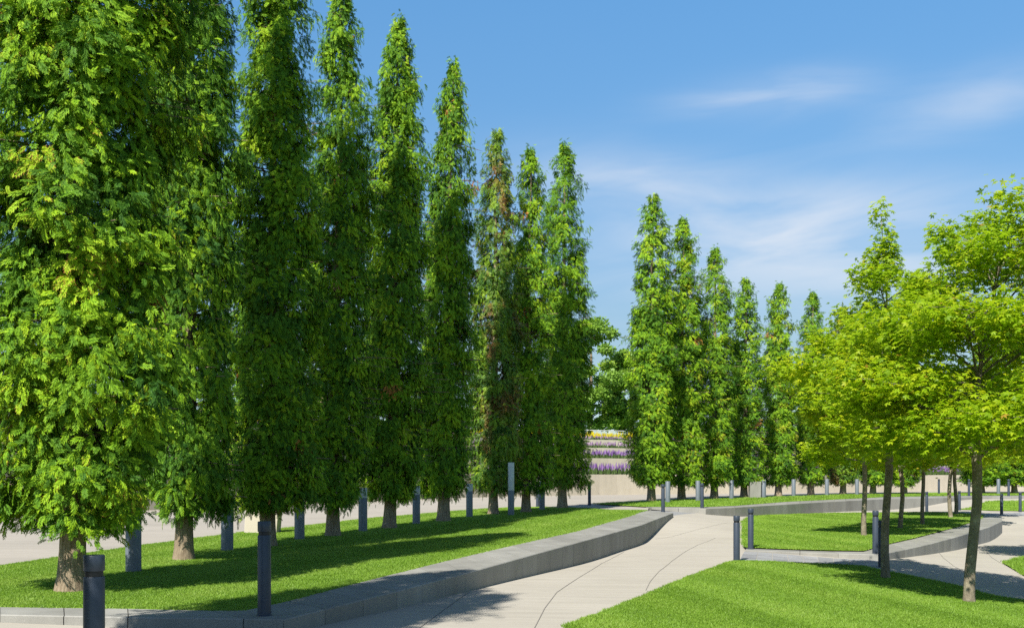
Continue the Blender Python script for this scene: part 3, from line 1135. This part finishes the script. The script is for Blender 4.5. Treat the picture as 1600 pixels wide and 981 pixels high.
def maple_meshes(seed, H, th, rad, n_limb, n_leaf, size, bend=(0, 0), lop=(0, 0), leader=0.0, tr=.074, pr=None, gap=None):
    """trunk height th, crown to H, radius rad; lop pushes the crown sideways; leader = share of the top that is a thin shoot"""
    rg = np.random.default_rng(seed)
    wood = MB()
    top = np.array([lop[0] * .6, lop[1] * .6, H])

    def axis(z):
        k = min(1, z / th)
        b = np.array([bend[0] * math.sin(k * 2.6), bend[1] * math.sin(k * 2.6), 0]) if z < th else np.array([bend[0] * math.sin(2.6), bend[1] * math.sin(2.6), 0])
        q = max(0, (z - th) / (H - th))
        return b + np.array([lop[0] * .6 * q, lop[1] * .6 * q, z]) + np.array([.04 * math.sin(z * 2 + seed), .04 * math.cos(z * 2.4 + seed), 0])
    zs = [-.1, 0, .12, .5, 1.0, 1.5, 2.0, th] + [th + (H - th) * f for f in (.15, .3, .45, .6, .75, .88, .97)]
    rs = [tr * 1.5, tr * 1.3, tr * 1.1, tr, tr * .95, tr * .92, tr * .92, tr * .9, tr * .62, tr * .48, tr * .36, tr * .26, tr * .17, tr * .1, tr * .05]
    wood.tube([axis(z) for z in zs], rs, 12)
    tips = []   # (pos, dir, weight, spread)
    ga = rg.uniform(0, 6.28)
    for i in range(n_limb):
        f = (i + .3) / n_limb
        z0 = th - .12 + (H - th) * (.02 + .86 * f ** 1.1)
        ga += 2.4 + rg.normal(0, .3)
        # umbrella profile
        rp = rad * np.interp(f, *(pr or ([0, .25, .5, .75, 1], [.92, 1.0, .86, .60, .25])))
        if gap and gap[0] < f < gap[1]:
            continue
        L = rp * rg.uniform(.75, 1.12)
        out = np.array([math.cos(ga), math.sin(ga), 0])
        p0 = axis(z0)
        rise = (rg.uniform(.02, .35) if f < .35 else rg.uniform(.2, .6) if f < .65 else rg.uniform(.35, .75)) * L
        p1 = p0 + out * L * .45 + np.array([0, 0, rise * .75])
        p2 = p0 + out * L + np.array([0, 0, rise]) + np.array([lop[0], lop[1], 0]) * .25
        r0 = tr * (.36 - .2 * f)
        wood.tube([p0, p0 * .5 + p1 * .5 + np.array([0, 0, .03]), p1, p2], [r0, r0 * .8, r0 * .55, r0 * .18], 6, cap=False)
        ns_ = max(4, int(7 * L))
        for j in range(ns_):
            u = .25 + .75 * (j + .5) / ns_
            q0 = p1 + (p2 - p1) * max(0, (u - .45) / .55) if u > .45 else p0 + (p1 - p0) * (u / .45)
            sg = 1 if j % 2 else -1
            tan = np.array([-out[1], out[0], 0]) * sg
            dd = out * rg.uniform(.3, 1.0) + tan * rg.uniform(.5, 1.1)
            l2 = L * (.52 - .25 * u) * rg.uniform(.7, 1.3)
            q1 = q0 + dd / np.linalg.norm(dd) * l2 + np.array([0, 0, rg.uniform(-.05, .32) * l2])
            wood.tube([q0, q0 * .5 + q1 * .5 + np.array([0, 0, .03]), q1], [r0 * .32, r0 * .22, .003], 4, cap=False)
            tips.append((q0 * .45 + q1 * .55, dd, l2, .5))
            tips.append((q1, dd, l2, .7))
        tips.append((p2, out, L * .4, .8))
    tips.append((axis(H * .985), np.array([0, 0, 1.]), .3, .6))
    if leader:
        for k in range(5):
            tips.append((axis(H * (1 - leader * .55 * k / 5)), rg.normal(0, 1, 3), .22, 1.0))
    wts = np.array([.10 + t_[2] for t_ in tips])
    wts = wts / wts.sum()
    idx = rg.choice(len(tips), n_leaf, p=wts)
    P0 = np.array([t_[0] for t_ in tips])[idx]
    D0 = np.array([t_[1] for t_ in tips])[idx]
    sp = np.array([.10 + .42 * t_[2] * t_[3] for t_ in tips])[idx]
    tipt = rg.normal(.50, .14, len(tips))[idx]
    a = rg.uniform(0, 2 * math.pi, n_leaf)
    rr_ = np.sqrt(rg.random(n_leaf)) * sp
    pos = P0 + np.stack([np.cos(a) * rr_, np.sin(a) * rr_, rg.normal(0, .12, n_leaf) - .30 * rr_ ** 2 / (sp + .05)], 1)
    dirs = np.stack([np.cos(a), np.sin(a), np.full(n_leaf, -.25)], 1) + rg.normal(0, .5, (n_leaf, 3)) * [1, 1, .6]
    nrm = np.array([0, 0, 1.0]) + rg.normal(0, .38, (n_leaf, 3)) + np.stack([np.cos(a), np.sin(a), 0 * a], 1) * .25
    tone = np.clip(tipt + rg.normal(0, .13, n_leaf), .05, .9) + (rg.random(n_leaf) < .015) * .3
    v, f, tt = place(*LEAF, pos, dirs, nrm, size * rg.uniform(.75, 1.25, n_leaf), tone)
    return np_mesh("crown", v, f, {"tone": tt}), wood.build("trunk", [M_mbark], data_only=True, smooth=True)


GM = "maples on the lawns to the right"


def tree_from(name, meshes, m_leaf, loc, rz, label, group, scale=(1, 1, 1)):
    root = empty(name, loc, 0)
    tag(root, label, "tree", group)
    for nm, me in zip(("crown", "trunk"), meshes):
        if nm == "crown" and not me.materials:
            me.materials.append(m_leaf)
        o = bpy.data.objects.new(nm, me)
        COL.objects.link(o)
        o.parent = root
        o.rotation_euler = (0, 0, rz)
        o.scale = scale
    return root


ma = maple_meshes(41, 6.85, 2.25, 1.62, 30, 19500, .078, bend=(.05, 0), lop=(-.1, 0), leader=.3, pr=([0, .25, .42, .50, .58, .70, .78, .9, 1], [.95, 1.0, .92, .55, .50, .52, .22, .16, .10]))
tree_from("maple_tree", ma, M_maple, hit(1383, 905, lower_b), 0, "maple in front of the bollard pair with a thin leafy shoot rising from its top", GM)
mb_ = maple_meshes(42, 5.75, 2.15, 1.9, 44, 38000, .075, pr=([0, .3, .53, .6, .7, .85, 1], [.85, 1.0, .85, .70, .76, .70, .45]), bend=(.06, 0), lop=(.75, .1), tr=.076)
tree_from("maple_tree", mb_, M_maple, hit(1517, 943, lower_b), 0, "nearest maple, its curved trunk at the right edge of the front lawn", GM)
mc = maple_meshes(43, 5.9, 2.1, 1.75, 24, 16000, .088, bend=(-.06, 0), lop=(.1, 0))
md = maple_meshes(44, 5.6, 1.95, 1.8, 24, 16000, .09)
tree_from("maple_tree", mc, M_maple, hit(1352, 838, mid_b), 0, "maple on the middle lawn with the palest trunk, left of the bollard pair", GM)
tree_from("maple_tree", md, M_maple, hit(1408, 827, mid_b), .8, "slim dark maple on the middle lawn just right of the front maple trunk", GM)
tree_from("maple_tree", mc, M_maple, hit(1441, 820, mid_b), 2.0, "maple near the middle of the lawn inside the granite wall", GM, (.95, .95, .95))
tree_from("maple_tree", md, M_maple, hit(1485, 809, mid_b), 3.1, "left one of two maple trunks standing close together at the lawn's far end", GM, (1.1, 1.1, 1.05))
tree_from("maple_tree", mc, M_maple, hit(1493, 804.5, mid_b), 4.4, "right one of two maple trunks standing close together at the lawn's far end", GM, (1.1, 1.1, 1.0))
_q = hit(1640, 875, lower_b)
tree_from("maple_tree", mb_, M_maple, (_q.x + .9, _q.y, float(zl(_q.x + .9, _q.y))), 2.4, "maple just beyond the right edge, its branches reaching into view", GM, (1.1, 1.1, 1.15))

# ------------------------------------------------------------------ broadleaf trees behind the terraces


def broad_meshes(seed, H, rad, n_leaf, size):
    rg = np.random.default_rng(seed)
    wood = MB()
    wood.tube([(0, 0, -.2), (0, 0, 1.5), (.1, 0, H * .4), (0, .1, H * .7), (0, 0, H * .95)], [.24, .2, .15, .08, .02], 8)
    cl = []
    for i in range(46):
        f = rg.random()
        z = H * (.16 + .80 * f)
        rp = rad * np.interp(f, [0, .2, .5, .8, 1], [.55, .95, 1.0, .7, .25])
        az = rg.uniform(0, 6.28)
        r_ = rp * rg.uniform(.35, 1.0)
        c_ = np.array([math.cos(az) * r_, math.sin(az) * r_, z])
        cl.append((c_, rg.uniform(.5, .95)))
        if i % 2 == 0:
            wood.tube([(0, 0, z - .25 * r_ - .3), tuple(c_ * np.array([.5, .5, 1]) - np.array([0, 0, .2])), tuple(c_)], [.06, .04, .012], 5, cap=False)
    idx = rg.integers(0, len(cl), n_leaf)
    C0 = np.array([c_[0] for c_ in cl])[idx]
    S0 = np.array([c_[1] for c_ in cl])[idx]
    dv = rg.normal(0, 1, (n_leaf, 3))
    dv /= np.linalg.norm(dv, axis=1, keepdims=True)
    pos = C0 + dv * (S0 * rg.random(n_leaf) ** .45)[:, None] * [1, 1, .62]
    nrm = dv + np.array([0, 0, .6]) + rg.normal(0, .4, (n_leaf, 3))
    dirs = rg.normal(0, 1, (n_leaf, 3)) + dv * .5
    ct = rg.normal(.5, .15, len(cl))[idx]
    q = np.array([[0, 0, 0], [.5, .32, -.03], [1, 0, -.1], [.5, -.32, -.03]], float)
    v, f, tt = place(q, np.array([[0, 1, 2, 3]]), np.zeros(4), pos, dirs, nrm, size * rg.uniform(.7, 1.3, n_leaf), np.clip(ct + rg.normal(0, .12, n_leaf), 0, 1))
    return np_mesh("crown", v, f, {"tone": tt}), wood.build("trunk", [M_bark], data_only=True, smooth=True)


bv = [broad_meshes(61, 9.5, 3.0, 22000, .22), broad_meshes(62, 8.5, 3.3, 22000, .22)]
GB = "broadleaf trees behind the flower terraces"
BT = [(480, 600, 70, "broadleaf tree far behind the third and fourth conifers"), (640, 600, 78, "broadleaf tree far behind the tall conifer with the forked tip"),
      (760, 590, 84, "broadleaf tree far behind the rusty brown conifer"), (875, 560, 88, "broadleaf tree far behind the last conifer of the left row"),
      (922, 495, 90, "taller broadleaf tree on the left side of the gap above the flower terraces"), (985, 540, 93, "lower broadleaf tree filling the middle of the gap above the yellow flowers"),
      (1052, 575, 96, "broadleaf tree far behind the second conifer of the far row"), (1140, 610, 98, "broadleaf tree far behind the third and fourth conifers of the far row"),
      (1235, 615, 102, "broadleaf tree far behind the fifth and sixth conifers of the far row"), (1330, 620, 106, "broadleaf tree far behind the maples, left side"),
      (1470, 610, 110, "broadleaf tree far behind the gap with the purple patch"), (1590, 610, 112, "broadleaf tree far behind the right edge conifers")]
for i, (px, ty, Y, lab) in enumerate(BT):
    z0 = TOPZ[3] - .1
    h = HC + (HY - ty) / F * Y - z0
    Hm = (9.5, 8.5)[i % 2]
    tree_from("broadleaf_tree", bv[i % 2], M_broad, ((px - 800) / F * Y, Y, z0), i * 1.3, lab, GB, (max(.75, h / Hm),) * 2 + (h / Hm,))

# ------------------------------------------------------------------ bollards, light posts, concrete blocks


def bollard_meshes():
    b = MB()
    b.lathe([(.078, -.06), (.078, .008), (.0705, .012), (.070, .845), (.066, .853)], 28)
    for an in (-1.9, -1.2, .4, 2.2):
        ca, sa = math.cos(an), math.sin(an)
        b.tube([(.066 * ca, .066 * sa, .035), (.0765 * ca, .0765 * sa, .035)], [.007, .006], 8)
    body = b.build("body", [M_bollard], data_only=True, angle=35)
    c_ = MB()
    c_.lathe([(.061, .851), (.061, .893)], 24)
    rec = c_.build("light_recess", [M_recess], data_only=True, angle=35)
    d_ = MB()
    d_.lathe([(.061, .892), (.068, .892), (.070, .896), (.070, .994), (.066, 1.0)], 28)
    cap = d_.build("cap", [M_bollard], data_only=True, angle=35)
    return body, rec, cap


BOL = bollard_meshes()


def bollard(loc, label, s=1.0):
    root = empty("bollard", loc)
    tag(root, label, "bollard", "dark grey lamp bollards along the paths")
    for nm, me in zip(("body", "light_recess", "cap"), BOL):
        o = bpy.data.objects.new(nm, me)
        COL.objects.link(o)
        o.parent = root
        o.scale = (s, s, s)
    return root


def low_at(px, Y):
    X = (px - 800) / F * Y
    return (X, Y, float(zl(X, Y)))


bollard(low_at(147, 6.85), "nearest dark bollard at the bottom left, its foot cut off by the frame")
bollard(hit(413, 961, upper_b), "dark bollard standing on the corner of the near granite wall")
bollard(hit(1036, 798, upper_b), "bollard on the far tip of the long granite wall, by the flower terrace gap")
bollard(hit(1097, 793.4, upper_b), "bollard on the kerb where the far granite wall begins")
bollard(hit(1151, 877.5, lower_b), "bollard at the left corner of the front lawn beside the path", 1.0)
bollard(hit(1173, 857.3, mid_b), "bollard at the left corner of the middle lawn")
bollard(hit(1368, 864.2, mid_b), "taller looking left one of a pair beside the front maple trunk")
bollard(hit(1377.5, 886, lower_b), "right one of a pair, half hidden behind the front maple trunk")
bollard(hit(1448, 799, lower_b), "bollard at the far edge of the middle lawn, in front of the distant granite wall")
bollard(hit(1499, 797.2, lower_b), "bollard at the left tip of the far right lawn, left of the nearest maple trunk")
bollard(hit(1565, 804, lower_b), "bollard behind the end of the middle lawn's granite wall")
bollard(hit(1594, 799.6, lower_b), "bollard on the edge of the far right lawn at the right edge of the photo")
bollard(hit(921, 788, upper_b), "bollard on the plaza in the gap right of the left row of conifers")
bollard(hit(840, 790, upper_b), "bollard on the plaza half hidden behind a light post of the left row")
bollard(hit(1467, 771, upper_b), "dark distant bollard on the plaza under the purple flower patch")
bollard(hit(1514, 774.5, upper_b), "distant bollard peeping out left of the nearest maple trunk")
bollard(hit(1576, 774.6, upper_b), "distant bollard in front of the last two conifers at the right")


def post_meshes():
    a = MB()
    a.lathe([(.115, -.06), (.115, .84), (.112, .845)], 24)
    b = MB()
    b.lathe([(.112, .845), (.112, 1.08), (.105, 1.09)], 24)
    return a.build("post_base", [M_post], data_only=True, angle=35), b.build("light_tube", [M_diff], data_only=True, angle=35)


PO = post_meshes()


_tall = MB()
_tall.lathe([(.112, .845), (.112, 1.78), (.105, 1.79)], 24)
_far = MB()
_far.lathe([(.115, -.06), (.115, 1.0), (.112, 1.005)], 20)
FAR_BASE = _far.build("post_base", [M_post], data_only=True, angle=35)
TALL_TUBE = _tall.build("light_tube", [M_diff], data_only=True, angle=35)


def post(loc, label, k=1.0):
    root = empty("light_post", loc)
    tag(root, label, "light post", "grey light posts between the conifers")
    for nm, me in zip(("post_base", "light_tube"), (PO[0], TALL_TUBE) if "pale upper" in label else (FAR_BASE,) if loc[1] > 46 else PO):
        o = bpy.data.objects.new(nm, me)
        COL.objects.link(o)
        o.parent = root
        o.scale = (k, k, 1)


for px, py, lab, k in [(208.5, 893, "between the nearest conifer and the dark one behind it", 1.0), (355, 860, "left of the conifer behind the tall bollard", 1.0),
                       (468, 842.5, "between the third and fourth trunks of the left row", .97), (567, 830, "left of the tall conifer with the forked tip", .97),
                       (650.5, 818.5, "right of the tall conifer with the forked tip", .95), (733.5, 807.5, "left of the rusty brown conifer", .95),
                       (798.5, 804.6, "right of the rusty brown conifer, its pale upper tube showing", .95), (847, 796.5, "left of the last trunk of the left row", .95),
                       (1043.5, 785, "just right of the bollard on the far wall tip", 1.0), (1090.5, 782.5, "just left of the bollard on the far kerb", 1.0),
                       (1143, 779.6, "between the third and fourth trunks of the far row", 1.0), (1193, 777.4, "beside the pale block in the far row", 1.15),
                       (1240, 775.6, "between the fifth and sixth trunks of the far row", 1.0), (1292, 774, "between the sixth and seventh trunks of the far row", 1.0),
                       (1339, 773, "between the seventh and eighth trunks of the far row", 1.0), (1560, 771, "between the last two conifers at the right", 1.0)]:
    post(hit(px, py, upper_b), "grey cylindrical light post " + lab, k)


def block(px0, px1, py, htop, label, slant, m_):
    a = hit(px0, py, upper_b)
    s = F / a.y
    w = (px1 - px0) / s
    h = (py - htop) / s
    root = empty("concrete_block", a)
    tag(root, label, "concrete block")
    mb = MB()
    d = .45
    f = [(0, 0, -.05), (w * (1 - slant * .8), 0, -.05), (w, 0, h), (w * slant * .5, 0, h)]
    bk = [(x, d, z) for x, y, z in f]
    mb.poly(f, .6)
    mb.poly([f[1], bk[1], bk[2], f[2]], .5)
    mb.poly([f[3], f[2], bk[2], bk[3]], .6)
    mb.poly([bk[0], f[0], f[3], bk[3]], .5)
    mb.poly(bk[::-1], .5)
    o = mb.build("block_body", [m_], root)
    bv_ = o.modifiers.new("bevel", "BEVEL")
    bv_.width = .015
    bv_.segments = 2
    import bmesh
    bm = bmesh.new()
    bm.from_mesh(o.data)
    bmesh.ops.remove_doubles(bm, verts=bm.verts, dist=1e-5)
    bm.to_mesh(o.data)
    bm.free()
    mb = MB()
    z = h * .9
    mb.poly([(w * .02 + w * slant * .5, -.012, h + .001), (w - .01, -.012, h + .001), (w - .01, d + .012, h + .001), (w * .02 + w * slant * .5, d + .012, h + .001)], .5)
    return root


block(381, 436, 832.5, 785, "beige concrete block at the plaza edge behind the third trunk of the left row", .10, M_wallc)
block(1172, 1189.5, 777.6, 752, "pale grey concrete block behind the far row, between its fourth and fifth trunks", .04, M_granite)

# ------------------------------------------------------------------ grass


def grass(name, poly, zf, dz, seed, dens0, ymax, hgt, lean_bands=False):
    rg = np.random.default_rng(seed)
    xs = [p[0] for p in poly]
    ys = [p[1] for p in poly]
    y0, y1 = max(min(ys), 8.0), min(max(ys), ymax)
    bands = np.linspace(y0, y1, 40)
    X_, Y_ = [], []
    for a, b in zip(bands, bands[1:]):
        yc = (a + b) / 2
        dens = dens0 * min(1.0, (13.0 / yc) ** 1.6)
        xl, xr = max(min(xs), -.56 * yc - 1), min(max(xs), .56 * yc + 1)
        if xr <= xl:
            continue
        n = int((xr - xl) * (b - a) * dens)
        x = rg.uniform(xl, xr, n)
        y = rg.uniform(a, b, n)
        k = in_poly(poly, x, y)
        X_.append(x[k])
        Y_.append(y[k])
    X = np.concatenate(X_)
    Y = np.concatenate(Y_)
    # a fringe along the edges
    n = len(X)
    Z = zf(X, Y) + dz
    nb = 7
    patch = np.sin(X * 1.7 + 1.3 * np.sin(Y * 1.1)) * .35 + np.sin(Y * 2.3 + X * .9) * .3 + np.sin(X * 5.1 + 2 * np.sin(Y * 3.3)) * .35 * np.sin(Y * 4.7 + X) + .35 * np.sin(Y * 9 + 2.2 * np.sin(X * 2.1)) * np.sin(X * 1.3)
    mow_sheen = np.sin((X * .87 + Y * .16) * 5.2) if lean_bands else np.sin((X * .95 - Y * .30) * 4.0)
    tone0 = .50 + .12 * patch + .085 * np.clip(mow_sheen * 2, -1, 1) + rg.normal(0, .075, n)  # mowing bands: light reflected off leaning blades, put into the blade colour
    grow = np.maximum(1.0, Y / 14.0) ** .75
    bx = np.repeat(X, nb) + rg.normal(0, .022, n * nb) * np.repeat(grow, nb)
    by = np.repeat(Y, nb) + rg.normal(0, .022, n * nb) * np.repeat(grow, nb)
    bz = np.repeat(Z, nb)
    g = np.repeat(grow, nb)
    h = hgt * rg.uniform(.6, 1.35, n * nb) * (1 + .25 * np.repeat(patch, nb)) * g ** .35
    w = .0055 * rg.uniform(.7, 1.4, n * nb) * g
    an = rg.uniform(0, math.pi, n * nb)
    lx, ly = rg.normal(0, .55, n * nb) * h, rg.normal(0, .55, n * nb) * h
    if lean_bands:
        st = np.where(np.sin((bx * .55 + by * .10) * 4.2) > 0, 1, -1)
        ly = ly + st * .10 * h
        lx = lx + st * .04 * h
    dx, dy = np.cos(an) * w, np.sin(an) * w
    v = np.empty((n * nb, 3, 3))
    v[:, 0] = np.stack([bx - dx, by - dy, bz - .005], 1)
    v[:, 1] = np.stack([bx + dx, by + dy, bz - .005], 1)
    v[:, 2] = np.stack([bx + lx, by + ly, bz + h], 1)
    f = np.arange(n * nb * 3).reshape(-1, 3)
    tn = np.repeat(np.clip(np.repeat(tone0, nb) + rg.normal(0, .07, n * nb), 0, 1), 3)
    me = np_mesh(name, v.reshape(-1, 3), f, {"tone": tn})
    tag(link(name, me, None, [M_grass]), kind="stuff")


grass("grass", xy(lp_in) + xy(ll_back[1:]), zu, 0.0, 71, 950, 40, .024)
grass("grass", xy(fp_in) + xy(fl_back), zu, 0.01, 72, 300, 64, .040)
grass("grass", xy(mp_in) + xy(ml_rest), zmid, 0.02, 73, 950, 50, .022, True)
grass("grass", frl_poly, zl, 0.03, 74, 1150, 30, .023, True)
grass("grass", xy(rl), zl, 0.03, 75, 500, 40, .040)
grass("grass", xy(rfl), zl, 0.03, 76, 300, 62, .040)
